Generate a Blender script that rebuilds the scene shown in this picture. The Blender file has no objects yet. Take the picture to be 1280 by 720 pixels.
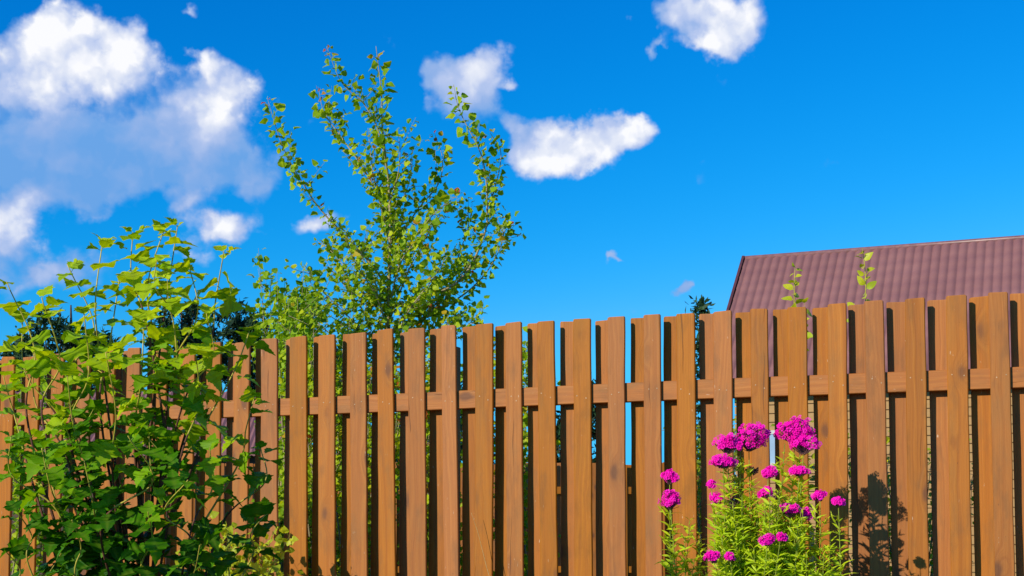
import bpy, bmesh, math, random
import numpy as np
from mathutils import Vector, Matrix

scene = bpy.context.scene
COL = scene.collection
R = math.radians

# ------------------------------------------------------------------ camera
F = 1800.0                      # focal length in pixels of a 1280 wide frame
TP = 0.072                      # tan(pitch)
PITCH = math.atan(TP)
HC = 0.759                      # eye height
SY = 188.7                      # vertical shift in pixels
cam = bpy.data.cameras.new("camera")
camo = bpy.data.objects.new("camera", cam)
COL.objects.link(camo)
camo.location = (0, 0, HC)
camo.rotation_euler = (math.pi / 2 + PITCH, 0, 0)
cam.sensor_width = 36.0
cam.sensor_fit = 'HORIZONTAL'
cam.lens = 36.0 * F / 1280
cam.shift_y = SY / 1280
cam.clip_start = 0.1
cam.clip_end = 3000
scene.camera = camo

# ------------------------------------------------------------------ sun direction
PHI = 0.3841
FE = Vector((math.cos(PHI), -math.sin(PHI), 0))       # along the fence
FN = Vector((-math.sin(PHI), -math.cos(PHI), 0))      # fence normal to the lawn side
D0 = 8.0848
travel = (-FN + 0.5 * FE + Vector((0, 0, -0.49))).normalized()
tosun = -travel
SUN_EL = math.asin(tosun.z)
SUN_AZ = math.atan2(tosun.x, tosun.y)                 # clockwise from +Y

sun = bpy.data.lights.new("sun", 'SUN')
sun.energy = 5.0
sun.angle = R(0.5)
sun.color = (1.0, 0.89, 0.71)
suno = bpy.data.objects.new("sun", sun)
COL.objects.link(suno)
suno.rotation_euler = travel.to_track_quat('-Z', 'Y').to_euler()
suno.location = (-10, -10, 12)

scene.view_settings.view_transform = 'Standard'
scene.view_settings.look = 'None'
scene.view_settings.exposure = 0.0
scene.view_settings.gamma = 1.0
scene.view_settings.use_curve_mapping = False
scene.render.engine = 'CYCLES'
scene.cycles.use_denoising = True
scene.cycles.max_bounces = 6
scene.cycles.diffuse_bounces = 3
scene.cycles.transmission_bounces = 4
scene.cycles.sample_clamp_indirect = 4.0


# ------------------------------------------------------------------ helpers: projection of real places
def direction(px, py):
    u = -(py - 360 - SY) / F
    v = (px - 640) / F
    c, s = math.cos(PITCH), math.sin(PITCH)
    return Vector((v, c - s * u, s + c * u))


def at(px, py, Y):
    d = direction(px, py)
    return Vector((0, 0, HC)) + d * (Y / d.y)


def fence_s(px, py, dep=0.0):
    d = direction(px, py)
    t = ((Vector((0, D0, 0)).dot(FN)) - dep) / d.dot(FN)
    p = d * t
    return (p - Vector((0, D0, 0)) + dep * FN).dot(FE), p.z + HC


def azel(px, py):
    d = direction(px, py).normalized()
    return math.atan2(d.x, d.y), math.asin(d.z)


# ------------------------------------------------------------------ node helper
class NT:
    def __init__(s, nt):
        s.nt = nt
        s.n = nt.nodes
        s.l = nt.links

    def node(s, t, **k):
        nd = s.n.new(t)
        for a, b in k.items():
            setattr(nd, a, b)
        return nd

    def put(s, sock, v):
        if v is None:
            return
        if hasattr(v, 'is_output') or isinstance(v, bpy.types.NodeSocket):
            s.l.new(v, sock)
        else:
            sock.default_value = v

    def m(s, op, a, b=None, c=None, clamp=False):
        nd = s.node('ShaderNodeMath', operation=op)
        nd.use_clamp = clamp
        s.put(nd.inputs[0], a)
        if b is not None: s.put(nd.inputs[1], b)
        if c is not None: s.put(nd.inputs[2], c)
        return nd.outputs[0]

    def vm(s, op, a, b=None, sc=None):
        nd = s.node('ShaderNodeVectorMath', operation=op)
        s.put(nd.inputs[0], a)
        if b is not None: s.put(nd.inputs[1], b)
        if sc is not None: s.put(nd.inputs['Scale'], sc)
        return nd.outputs['Value'] if op in ('LENGTH', 'DOT_PRODUCT', 'DISTANCE') else nd.outputs[0]

    def noise(s, vec, scale=5, detail=4, rough=0.5, dist=0.0, dim='3D', out=0):
        nd = s.node('ShaderNodeTexNoise', noise_dimensions=dim)
        if vec is not None and dim != '1D': s.put(nd.inputs['Vector'], vec)
        if dim == '1D': s.put(nd.inputs['W'], vec)
        nd.inputs['Scale'].default_value = scale
        nd.inputs['Detail'].default_value = detail
        nd.inputs['Roughness'].default_value = rough
        nd.inputs['Distortion'].default_value = dist
        return nd.outputs[out]

    def ramp(s, fac, stops, interp='LINEAR'):
        nd = s.node('ShaderNodeValToRGB')
        cr = nd.color_ramp
        cr.interpolation = interp
        while len(cr.elements) > 1: cr.elements.remove(cr.elements[-1])
        cr.elements[0].position = stops[0][0]
        c = stops[0][1]
        cr.elements[0].color = (*c, 1) if len(c) == 3 else c
        for p, c in stops[1:]:
            e = cr.elements.new(p)
            e.color = (*c, 1) if len(c) == 3 else c
        s.put(nd.inputs[0], fac)
        return nd.outputs[0]

    def mix(s, fac, a, b, mode='MIX'):
        nd = s.node('ShaderNodeMix', data_type='RGBA', blend_type=mode)
        s.put(nd.inputs['Factor'], fac)
        s.put(nd.inputs[6], (*a, 1) if isinstance(a, tuple) and len(a) == 3 else a)
        s.put(nd.inputs[7], (*b, 1) if isinstance(b, tuple) and len(b) == 3 else b)
        return nd.outputs[2]

    def maprange(s, v, a, b, c=0.0, d=1.0, kind='SMOOTHSTEP'):
        nd = s.node('ShaderNodeMapRange', interpolation_type=kind)
        s.put(nd.inputs[0], v)
        for i, q in enumerate((a, b, c, d)): s.put(nd.inputs[1 + i], q)
        return nd.outputs[0]

    def comb(s, x, y, z):
        nd = s.node('ShaderNodeCombineXYZ')
        for i, q in enumerate((x, y, z)): s.put(nd.inputs[i], q)
        return nd.outputs[0]

    def sep(s, v):
        nd = s.node('ShaderNodeSeparateXYZ')
        s.put(nd.inputs[0], v)
        return nd.outputs


def material(name):
    m = bpy.data.materials.new(name)
    m.use_nodes = True
    m.node_tree.nodes.clear()
    t = NT(m.node_tree)
    out = t.node('ShaderNodeOutputMaterial')
    bs = t.node('ShaderNodeBsdfPrincipled')
    t.l.new(bs.outputs[0], out.inputs[0])
    return m, t, bs, out


# ------------------------------------------------------------------ world: sky + clouds laid out by azimuth and elevation
world = bpy.data.worlds.new("World")
scene.world = world
world.use_nodes = True
world.node_tree.nodes.clear()
w = NT(world.node_tree)
wout = w.node('ShaderNodeOutputWorld')
bg = w.node('ShaderNodeBackground')
bg.inputs['Strength'].default_value = 0.1
w.l.new(bg.outputs[0], wout.inputs[0])
sky = w.node('ShaderNodeTexSky', sky_type='NISHITA')
sky.sun_disc = False
sky.sun_elevation = SUN_EL
sky.sun_rotation = SUN_AZ
sky.altitude = 0
sky.air_density = 1.0
sky.dust_density = 0.4
sky.ozone_density = 3.0
tc = w.node('ShaderNodeTexCoord')
dirv = w.vm('NORMALIZE', tc.outputs['Generated'])
dx, dy, dz = w.sep(dirv)
az = w.m('ARCTAN2', dx, dy)
el = w.m('ARCSINE', dz)
# deep polarised blue: channelwise curve of the physical sky
sr = w.node('ShaderNodeSeparateColor')
w.l.new(sky.outputs[0], sr.inputs[0])
SKY_R, SKY_G, SKY_B = (0.0014, 6.0), (0.76, 1.25), (2.22, 0.85)
cc = w.node('ShaderNodeCombineColor')
for i, (k, g) in enumerate((SKY_R, SKY_G, SKY_B)):
    w.put(cc.inputs[i], w.m('MULTIPLY', w.m('POWER', w.m('MINIMUM', w.m('MAXIMUM', sr.outputs[i], 0.0001), (2.8, 5.2, 8.0)[i]), g), k))
skycol = cc.outputs[0]

# cloud field
base = w.comb(az, el, 0.0)
n1 = w.noise(base, 9.0, 3, 0.55, out=1)
n2 = w.noise(base, 30.0, 3, 0.5, out=1)
w1 = w.vm('SCALE', w.vm('SUBTRACT', n1, (0.5, 0.5, 0.5)), sc=0.020)
w2 = w.vm('SCALE', w.vm('SUBTRACT', n2, (0.5, 0.5, 0.5)), sc=0.026)
warp = w.vm('ADD', base, w.vm('ADD', w1, w2))
warp = w.vm('ADD', warp, w.vm('SCALE', w.vm('SUBTRACT', w.noise(base, 70.0, 3, 0.6, out=1), (0.5, 0.5, 0.5)), sc=0.014))


def puff(vec, scale, det):
    nd = w.node('ShaderNodeTexVoronoi', feature='SMOOTH_F1', distance='EUCLIDEAN', voronoi_dimensions='2D')
    w.put(nd.inputs['Vector'], vec)
    nd.inputs['Scale'].default_value = scale
    nd.inputs['Detail'].default_value = det
    nd.inputs['Roughness'].default_value = 0.55
    nd.inputs['Lacunarity'].default_value = 2.1
    nd.inputs['Smoothness'].default_value = 0.7
    return w.m('SUBTRACT', 0.75, nd.outputs['Distance'])


fine = w.noise(base, 60.0, 4, 0.6, out=1)
pbase = w.vm('ADD', base, w.vm('SCALE', w.vm('SUBTRACT', fine, (0.5, 0.5, 0.5)), sc=0.016))
pf0 = puff(pbase, 17.0, 3.0)
pf1 = puff(w.vm('ADD', pbase, (-0.009, 0.012, 0.0)), 17.0, 3.0)
fz = w.noise(base, 30.0, 7, 0.6)
# px, py, rx, ry, rotation, density, whiteness
CL = [
    (80, 58, 125, 68, 0, 1.9, 1.0), (150, 72, 95, 62, 0, 1.3, 1.0), (20, 100, 120, 70, 0, 1.3, .85),
    (280, 112, 92, 66, 0, 1.45, 1.0), (225, 150, 90, 70, 0, 1.0, .75), (250, 185, 110, 50, 0, .75, .5),
    (100, 185, 250, 90, 0, 1.3, 0.05), (40, 205, 200, 65, 0, 1.0, 0.0), (235, 210, 190, 70, 0, 1.0, 0.1),
    (12, 272, 66, 60, 0, 1.6, .85), (278, 288, 78, 28, 8, 1.2, .8), (232, 262, 46, 30, 0, .7, .6),
    (325, 235, 60, 55, 0, .7, .3), (60, 338, 150, 50, 0, .85, .4), (235, 325, 62, 44, 0, .8, .8), (120, 258, 75, 30, 0, .55, .4),
    (402, 275, 74, 36, 10, 1.0, .85), (415, 205, 36, 36, 0, .6, .4),
    (598, 76, 76, 54, 35, 1.5, .6), (556, 112, 46, 64, 10, 1.2, .4), (608, 136, 78, 46, -35, .85, .4), (650,175,60,46,0,.7,.5),
    (722, 176, 116, 52, 6, 1.8, .9), (672, 205, 66, 48, 0, 1.1, .85), (786, 164, 70, 32, -5, 1.0, .8),
    (898, 14, 98, 60, 0, 1.7, .95), (920, 42, 74, 46, 0, 1.0, .6), (845, 18, 54, 40, 0, .9, .7),
    (781, 26, 12, 22, 10, .6, .5), (812, 64, 15, 26, -30, .9, .5), (826, 50, 12, 16, -40, .7, .5), (757, 320, 30, 15, 38, .72, .45), (774, 316, 32, 11, -8, .62, .45),
    (842, 366, 30, 17, 10, .95, .5), (858, 362, 24, 24, 30, .8, .5), (238, 8, 26, 15, 0, .62, .6),
    (232, 58, 20, 12, 0, .5, .5), (1282, 55, 20, 16, 0, .6, .5), (640, 99, 18, 10, 0, .7, .5),
    (700, 385, 320, 34, 0, .16, .4),
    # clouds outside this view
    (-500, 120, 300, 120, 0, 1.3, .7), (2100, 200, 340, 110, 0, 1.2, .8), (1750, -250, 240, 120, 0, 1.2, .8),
]
dens = None
lite = None
CL += [(-2.4, .55, .62, .26, 0, 1.5, .8, 1), (-1.35, .75, .40, .22, 0, 1.4, .8, 1), (1.7, .65, .50, .25, 0, 1.4, .8, 1), (2.55, .45, .5, .2, 0, 1.4, .8, 1), (-1.9, .22, .6, .12, 0, 1.4, .7, 1), (2.2, .2, .6, .1, 0, 1.3, .7, 1)]  # unseen clouds beside and behind the camera, added as neutral fill for shaded wood
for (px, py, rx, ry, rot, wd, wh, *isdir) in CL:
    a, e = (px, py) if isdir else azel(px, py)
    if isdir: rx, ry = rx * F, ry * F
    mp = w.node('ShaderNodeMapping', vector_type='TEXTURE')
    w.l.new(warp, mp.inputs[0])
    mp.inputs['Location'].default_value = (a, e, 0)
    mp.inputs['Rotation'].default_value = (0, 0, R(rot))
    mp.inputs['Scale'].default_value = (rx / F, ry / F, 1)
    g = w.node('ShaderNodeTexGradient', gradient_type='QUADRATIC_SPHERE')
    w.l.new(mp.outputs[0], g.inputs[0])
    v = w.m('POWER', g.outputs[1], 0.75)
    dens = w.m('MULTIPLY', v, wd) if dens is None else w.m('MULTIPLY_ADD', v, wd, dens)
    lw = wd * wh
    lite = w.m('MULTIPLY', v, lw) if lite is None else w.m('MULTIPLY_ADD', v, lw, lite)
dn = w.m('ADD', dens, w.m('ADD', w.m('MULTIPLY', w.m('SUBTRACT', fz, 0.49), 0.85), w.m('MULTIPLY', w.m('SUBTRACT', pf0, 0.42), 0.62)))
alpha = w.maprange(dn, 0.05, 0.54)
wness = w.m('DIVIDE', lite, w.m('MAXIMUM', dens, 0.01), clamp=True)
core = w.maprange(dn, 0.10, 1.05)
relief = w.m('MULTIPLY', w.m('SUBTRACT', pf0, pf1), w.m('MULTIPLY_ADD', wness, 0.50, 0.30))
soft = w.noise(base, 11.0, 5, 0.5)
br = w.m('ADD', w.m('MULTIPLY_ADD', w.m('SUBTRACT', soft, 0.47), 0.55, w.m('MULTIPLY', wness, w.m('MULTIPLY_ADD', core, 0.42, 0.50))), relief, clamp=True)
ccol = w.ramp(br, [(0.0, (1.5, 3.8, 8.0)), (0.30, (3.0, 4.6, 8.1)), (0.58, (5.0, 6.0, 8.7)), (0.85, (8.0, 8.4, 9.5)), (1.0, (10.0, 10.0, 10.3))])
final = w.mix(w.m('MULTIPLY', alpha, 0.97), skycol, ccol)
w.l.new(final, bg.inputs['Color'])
world.cycles.sampling_method = 'MANUAL'
world.cycles.sample_map_resolution = 512


# ------------------------------------------------------------------ object helpers
def tag(o, label=None, cat=None, group=None, kind=None):
    if label: o['label'] = label
    if cat: o['category'] = cat
    if group: o['group'] = group
    if kind: o['kind'] = kind
    return o


def empty(name, loc, rz=0.0):
    o = bpy.data.objects.new(name, None)
    o.empty_display_size = 0.2
    COL.objects.link(o)
    o.location = loc
    o.rotation_euler = (0, 0, rz)
    return o


def link(name, me, mats, parent=None, loc=None, world_space=False):
    """link a mesh; world_space: the mesh is in world coordinates and the parent is an unrotated empty"""
    o = bpy.data.objects.new(name, me)
    for m in (mats if isinstance(mats, (list, tuple)) else [mats]):
        me.materials.append(m)
    COL.objects.link(o)
    if parent is not None:
        o.parent = parent
        if world_space:
            o.location = -Vector(parent.location)
    if loc is not None:
        o.location = loc
    return o


def mesh_np(name, verts, faces_loop, loop_start, attrs=None, mat_idx=None, smooth=False):
    me = bpy.data.meshes.new(name)
    nv = len(verts)
    me.vertices.add(nv)
    me.vertices.foreach_set('co', np.asarray(verts, np.float32).ravel())
    me.loops.add(len(faces_loop))
    me.loops.foreach_set('vertex_index', np.asarray(faces_loop, np.int32))
    me.polygons.add(len(loop_start))
    me.polygons.foreach_set('loop_start', np.asarray(loop_start, np.int32))
    if mat_idx is not None:
        me.polygons.foreach_set('material_index', np.asarray(mat_idx, np.int32))
    if smooth:
        me.polygons.foreach_set('use_smooth', np.ones(len(loop_start), bool))
    me.update(calc_edges=True)
    me.validate()
    for k, v in (attrs or {}).items():
        at_ = me.attributes.new(k, 'FLOAT', 'POINT')
        at_.data.foreach_set('value', np.asarray(v, np.float32))
    return me


class Leaves:
    """collects many placed copies of small templates (verts, tri/quad faces) into one mesh"""

    def __init__(s):
        s.v = []
        s.l = []
        s.ls = []
        s.age = []
        s.t = []
        s.nv = 0
        s.nl = 0

    def add(s, tpl, pos, X, Y, Z, scale, age=0.5):
        tv, tf, tt = tpl
        M = np.array([X, Y, Z])
        s.v.append(tv * scale @ M + np.array(pos))
        for f in tf:
            s.ls.append(s.nl)
            s.l.extend(i + s.nv for i in f)
            s.nl += len(f)
        s.nv += len(tv)
        s.age.append(np.full(len(tv), age))
        s.t.append(tt)

    def mesh(s, name, smooth=True):
        return mesh_np(name, np.concatenate(s.v), s.l, s.ls, {'age': np.concatenate(s.age), 'vein': np.concatenate(s.t)}, smooth=smooth)


def unit(v):
    v = np.asarray(v, float)
    n = np.linalg.norm(v)
    return v / n if n > 1e-9 else np.array([0, 0, 1.0])


def frame(d, up):
    """Y along d, Z close to up"""
    Y = unit(d)
    X = np.cross(Y, up)
    if np.linalg.norm(X) < 1e-3: X = np.cross(Y, [1, 0.3, 0])
    X = unit(X)
    return X, Y, np.cross(X, Y)


class Tubes:
    def __init__(s, n=6):
        s.v = []
        s.f = []
        s.n = n
        s.nv = 0

    def add(s, pts, rad, cap=True):
        pts = [np.asarray(p, float) for p in pts]
        k = len(pts)
        if isinstance(rad, tuple): rad = [rad[0] + (rad[1] - rad[0]) * i / (k - 1) for i in range(k)]
        X = None
        for i in range(k):
            d = unit(pts[min(i + 1, k - 1)] - pts[max(i - 1, 0)])
            if X is None:
                X = unit(np.cross(d, [0.31, 0.9, 0.2]))
            X = unit(X - d * np.dot(X, d))
            Y = np.cross(d, X)
            for j in range(s.n):
                a = 2 * math.pi * j / s.n
                s.v.append(pts[i] + rad[i] * (math.cos(a) * X + math.sin(a) * Y))
        for i in range(k - 1):
            for j in range(s.n):
                a = s.nv + i * s.n + j
                b = s.nv + i * s.n + (j + 1) % s.n
                s.f.append((a, b, b + s.n, a + s.n))
        if cap:
            s.f.append(tuple(s.nv + (k - 1) * s.n + j for j in range(s.n)))
            s.f.append(tuple(s.nv + j for j in reversed(range(s.n))))
        s.nv += k * s.n

    def mesh(s, name):
        me = bpy.data.meshes.new(name)
        me.from_pydata([tuple(v) for v in s.v], [], s.f)
        me.polygons.foreach_set('use_smooth', [True] * len(me.polygons))
        return me


def spline(pts, n):
    """Catmull-Rom through pts, n samples"""
    P = [np.asarray(p, float) for p in pts]
    P = [2 * P[0] - P[1]] + P + [2 * P[-1] - P[-2]]
    out = []
    m = len(P) - 3
    for i in range(n):
        t = i / (n - 1) * m
        k = min(int(t), m - 1)
        u = t - k
        a, b, c, d = P[k:k + 4]
        out.append(0.5 * ((2 * b) + (-a + c) * u + (2 * a - 5 * b + 4 * c - d) * u * u + (-a + 3 * b - 3 * c + d) * u ** 3))
    return out


def arclen(pts):
    L = [0]
    for a, b in zip(pts, pts[1:]): L.append(L[-1] + float(np.linalg.norm(b - a)))
    return L


def boxmesh(bm, x0, x1, y0, y1, z0, z1):
    v = [bm.verts.new(p) for p in ((x0, y0, z0), (x1, y0, z0), (x1, y1, z0), (x0, y1, z0), (x0, y0, z1), (x1, y0, z1), (x1, y1, z1), (x0, y1, z1))]
    for f in ((0, 3, 2, 1), (4, 5, 6, 7), (0, 1, 5, 4), (1, 2, 6, 5), (2, 3, 7, 6), (3, 0, 4, 7)):
        bm.faces.new([v[i] for i in f])
    return v


# ------------------------------------------------------------------ materials
def wood_mat(name, tone=(1, 1, 1), horiz=False, fine=1.0):
    m, t, bs, out = material(name)
    tcn = t.node('ShaderNodeTexCoord')
    oi = t.node('ShaderNodeObjectInfo')
    rnd = t.m('MULTIPLY', oi.outputs['Random'], 57.0)
    rnd2 = t.m('FRACT', t.m('MULTIPLY', oi.outputs['Random'], 17.37))
    rnd3 = t.m('FRACT', t.m('MULTIPLY', oi.outputs['Random'], 91.13))
    x, y, z = t.sep(tcn.outputs['Object'])
    if horiz: x, z = z, x
    # knots
    kv = t.comb(t.m('MULTIPLY', x, 5.2), t.m('MULTIPLY_ADD', y, 1.5, rnd), t.m('MULTIPLY', z, 2.6))
    vor = t.node('ShaderNodeTexVoronoi', feature='F1', distance='EUCLIDEAN')
    t.put(vor.inputs['Vector'], kv)
    vor.inputs['Scale'].default_value = 1.0
    wob = t.noise(t.comb(t.m('MULTIPLY', x, 30.0), rnd, t.m('MULTIPLY', z, 14.0)), 1.0, 3, 0.5)
    kd = t.m('ADD', vor.outputs['Distance'], t.m('MULTIPLY', t.m('SUBTRACT', wob, 0.5), 0.09))
    knot_core = t.maprange(kd, 0.06, 0.165, 1.0, 0.0)
    knot_halo = t.maprange(kd, 0.05, 0.36, 1.0, 0.0)
    # grain coordinate bends round the knots
    bend = t.m('MULTIPLY', knot_halo, 0.6)
    gw = t.noise(t.comb(t.m('MULTIPLY', x, 4.0), rnd, t.m('MULTIPLY', z, 0.9)), 1.0, 3, 0.5)
    gc = t.m('ADD', t.m('ADD', t.m('MULTIPLY', x, 11.0), t.m('MULTIPLY', gw, 1.5)), bend)
    rings = t.noise(t.comb(t.m('MULTIPLY', gc, 3.6), t.m('ADD', rnd, y), t.m('MULTIPLY', z, 0.35)), 1.6, 4, 0.62)
    fibre = t.noise(t.comb(t.m('MULTIPLY', x, 260.0), t.m('ADD', rnd, y), t.m('MULTIPLY', z, 5.0)), 1.0, 4, 0.6)
    blot = t.noise(t.comb(t.m('MULTIPLY', x, 14.0), rnd, t.m('MULTIPLY', z, 4.5)), 1.0, 5, 0.6)
    c = t.ramp(rings, [(0.25, (0.300, 0.086, 0.0055)), (0.45, (0.368, 0.112, 0.0075)), (0.58, (0.405, 0.131, 0.0100)), (0.78, (0.475, 0.166, 0.0165))])
    c = t.mix(t.maprange(blot, 0.47, 0.72, 0.0, 0.55), c, (0.20, 0.078, 0.018))
    c = t.mix(t.maprange(fibre, 0.35, 0.75, 0.0, 0.22, 'LINEAR'), c, (0.20, 0.072, 0.013))
    c = t.mix(t.m('MULTIPLY', knot_halo, 0.42), c, (0.22, 0.078, 0.014))
    c = t.mix(t.m('MULTIPLY', knot_core, 0.75), c, (0.115, 0.040, 0.016))
    # narrow drying checks
    chk = t.noise(t.comb(t.m('MULTIPLY_ADD', gw, 14.0, t.m('MULTIPLY', x, 55.0)), rnd, t.m('MULTIPLY', z, 1.3)), 1.0, 2, 0.4)
    cf = t.maprange(chk, 0.725, 0.755, 0.0, 0.6)
    c = t.mix(cf, c, (0.075, 0.026, 0.012))
    # greyer weathered patches and a darker top end
    wea = t.noise(t.comb(t.m('MULTIPLY', x, 9.0), t.m('ADD', rnd, 3.0), t.m('MULTIPLY', z, 2.2)), 1.0, 5, 0.65)
    c = t.mix(t.maprange(wea, 0.48, 0.72, 0.0, 0.45), c, (0.27, 0.115, 0.024))
    # worn places where the stain has gone, resin runs
    wv = t.noise(t.comb(t.m('MULTIPLY', x, 90.0), t.m('ADD', rnd, 8.0), t.m('MULTIPLY', z, 16.0)), 1.0, 3, 0.6)
    worn = t.maprange(wv, 0.71, 0.77, 0.0, 0.8)
    c = t.mix(worn, c, (0.62, 0.45, 0.30))
    dr = t.noise(t.comb(t.m('MULTIPLY', x, 130.0), t.m('ADD', rnd, 21.0), t.m('MULTIPLY', z, 2.6)), 1.0, 3, 0.6)
    c = t.mix(t.maprange(dr, 0.735, 0.80, 0.0, 0.55), c, (0.55, 0.36, 0.20))
    pit = t.noise(t.comb(t.m('MULTIPLY', x, 120.0), t.m('ADD', rnd, 33.0), t.m('MULTIPLY', z, 55.0)), 1.0, 2, 0.5)
    c = t.mix(t.maprange(pit, 0.74, 0.80, 0.0, 0.7), c, (0.085, 0.032, 0.012))
    hs = t.node('ShaderNodeHueSaturation')
    t.put(hs.inputs['Color'], c)
    t.put(hs.inputs['Value'], t.m('MULTIPLY_ADD', rnd2, 0.20, 0.89))
    t.put(hs.inputs['Hue'], t.m('MULTIPLY_ADD', rnd3, 0.004, 0.5000))
    t.put(hs.inputs['Saturation'], t.m('MULTIPLY_ADD', rnd3, 0.12, 0.94))
    c = t.mix(1.0, hs.outputs[0], tuple(q * 0.97 for q in tone), 'MULTIPLY')
    t.put(bs.inputs['Base Color'], c)
    t.put(bs.inputs['Roughness'], t.m('MULTIPLY_ADD', fibre, 0.2, 0.50))
    bs.inputs['Specular IOR Level'].default_value = 0.30
    bp = t.node('ShaderNodeBump')
    bp.inputs['Strength'].default_value = 0.45
    bp.inputs['Distance'].default_value = 0.004
    hgt = t.m('SUBTRACT', t.m('ADD', t.m('MULTIPLY', fibre, 0.35), t.m('MULTIPLY', rings, 0.6)), t.m('MULTIPLY', cf, 1.2))
    t.put(bp.inputs['Height'], hgt)
    t.l.new(bp.outputs[0], bs.inputs['Normal'])
    return m


def leaf_mat(name, stops, trans=0.35, rough=0.45, spec=0.4, vein=(0.3, 0.4, 0.05), vs=0.3, tcol=None):
    m, t, bs, out = material(name)
    a = t.node('ShaderNodeAttribute', attribute_name='age')
    vn = t.node('ShaderNodeAttribute', attribute_name='vein')
    geo = t.node('ShaderNodeNewGeometry')
    rpi = geo.outputs['Random Per Island']
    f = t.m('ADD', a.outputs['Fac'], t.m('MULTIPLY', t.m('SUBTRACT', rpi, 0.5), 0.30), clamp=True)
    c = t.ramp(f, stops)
    nz = t.noise(geo.outputs['Position'], 60, 3, 0.6)
    c = t.mix(t.maprange(nz, 0.35, 0.7, 0.0, 0.35), c, t.mix(1.0, c, (0.62, 0.7, 0.5), 'MULTIPLY'))
    c = t.mix(t.m('MULTIPLY', t.maprange(vn.outputs['Fac'], 0.55, 1.0), vs), c, vein)
    t.put(bs.inputs['Base Color'], c)
    bs.inputs['Roughness'].default_value = rough
    bs.inputs['Specular IOR Level'].default_value = spec
    tr = t.node('ShaderNodeBsdfTranslucent')
    tc_ = t.mix(1.0, c, tcol or (1.6, 1.35, 0.35), 'MULTIPLY')
    t.put(tr.inputs['Color'], tc_)
    mx = t.node('ShaderNodeMixShader')
    mx.inputs[0].default_value = trans
    t.l.new(bs.outputs[0], mx.inputs[1])
    t.l.new(tr.outputs[0], mx.inputs[2])
    t.l.new(mx.outputs[0], out.inputs[0])
    return m


def plain(name, col, rough=0.7, var=0.25, scale=20, spec=0.3, bump=0.0):
    m, t, bs, out = material(name)
    tcn = t.node('ShaderNodeTexCoord')
    n = t.noise(tcn.outputs['Object'], scale, 5, 0.6)
    c = t.mix(t.maprange(n, 0.3, 0.7), tuple(q * (1 - var) for q in col), tuple(min(1, q * (1 + var)) for q in col))
    t.put(bs.inputs['Base Color'], c)
    bs.inputs['Roughness'].default_value = rough
    bs.inputs['Specular IOR Level'].default_value = spec
    if bump:
        bp = t.node('ShaderNodeBump')
        bp.inputs['Strength'].default_value = bump
        bp.inputs['Distance'].default_value = 0.01
        t.put(bp.inputs['Height'], n)
        t.l.new(bp.outputs[0], bs.inputs['Normal'])
    return m


M_WOOD = wood_mat('stained_pine')
M_RAIL = wood_mat('stained_pine_rail', horiz=True)
M_WOODFAR = wood_mat('stained_pine_far', (0.95, 0.95, 1.0))
M_NAIL = plain('nail_head', (0.46, 0.31, 0.18), 0.45, 0.3, 60)
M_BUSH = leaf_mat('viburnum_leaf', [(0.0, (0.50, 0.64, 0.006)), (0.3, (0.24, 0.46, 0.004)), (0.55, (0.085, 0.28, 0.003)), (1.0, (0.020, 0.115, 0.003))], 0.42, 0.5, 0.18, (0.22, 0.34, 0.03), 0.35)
M_POP = leaf_mat('poplar_leaf', [(0.0, (0.46, 0.07, 0.02)), (0.10, (0.52, 0.30, 0.012)), (0.22, (0.56, 0.64, 0.012)), (0.55, (0.31, 0.50, 0.008)), (1.0, (0.10, 0.26, 0.006))], 0.42, 0.5, 0.2, (0.35, 0.4, 0.06), 0.2)
M_YEL = leaf_mat('yellow_green_leaf', [(0.0, (0.70, 0.66, 0.02)), (0.5, (0.45, 0.56, 0.015)), (1.0, (0.17, 0.30, 0.010))], 0.4, 0.45, 0.4, (0.45, 0.45, 0.1), 0.2)
M_PHL = leaf_mat('phlox_leaf', [(0.0, (0.56, 0.70, 0.008)), (0.5, (0.30, 0.50, 0.006)), (1.0, (0.10, 0.25, 0.005))], 0.34, 0.5, 0.3, (0.4, 0.5, 0.08), 0.3)
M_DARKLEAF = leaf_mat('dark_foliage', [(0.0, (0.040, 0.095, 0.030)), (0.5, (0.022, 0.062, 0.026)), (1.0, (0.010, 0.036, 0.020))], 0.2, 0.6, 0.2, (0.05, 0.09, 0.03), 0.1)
M_FLOWER = leaf_mat('phlox_petal', [(0.0, (1.0, 0.020, 0.60)), (0.5, (1.0, 0.004, 0.49)), (1.0, (0.70, 0.001, 0.32))], 0.22, 0.7, 0.08, (0.30, 0.0, 0.20), 0.5, (1.0, 0.6, 1.0))
M_FADED = plain('faded_calyx', (0.12, 0.055, 0.06), 0.8, 0.4, 90)
M_STEMG = plain('green_stem', (0.22, 0.28, 0.03), 0.55, 0.3, 30)
M_STEMY = plain('yellow_green_stem', (0.42, 0.36, 0.05), 0.5, 0.3, 25)
M_STEMR = plain('reddish_bark', (0.115, 0.045, 0.028), 0.7, 0.4, 40, bump=0.3)
M_BARK = plain('pale_green_bark', (0.32, 0.27, 0.15), 0.7, 0.35, 30, bump=0.2)
M_TRUNK = plain('dark_bark', (0.07, 0.05, 0.035), 0.9, 0.4, 12, bump=0.4)
M_STRAW = plain('straw', (0.48, 0.33, 0.13), 0.7, 0.2, 60)

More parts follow.
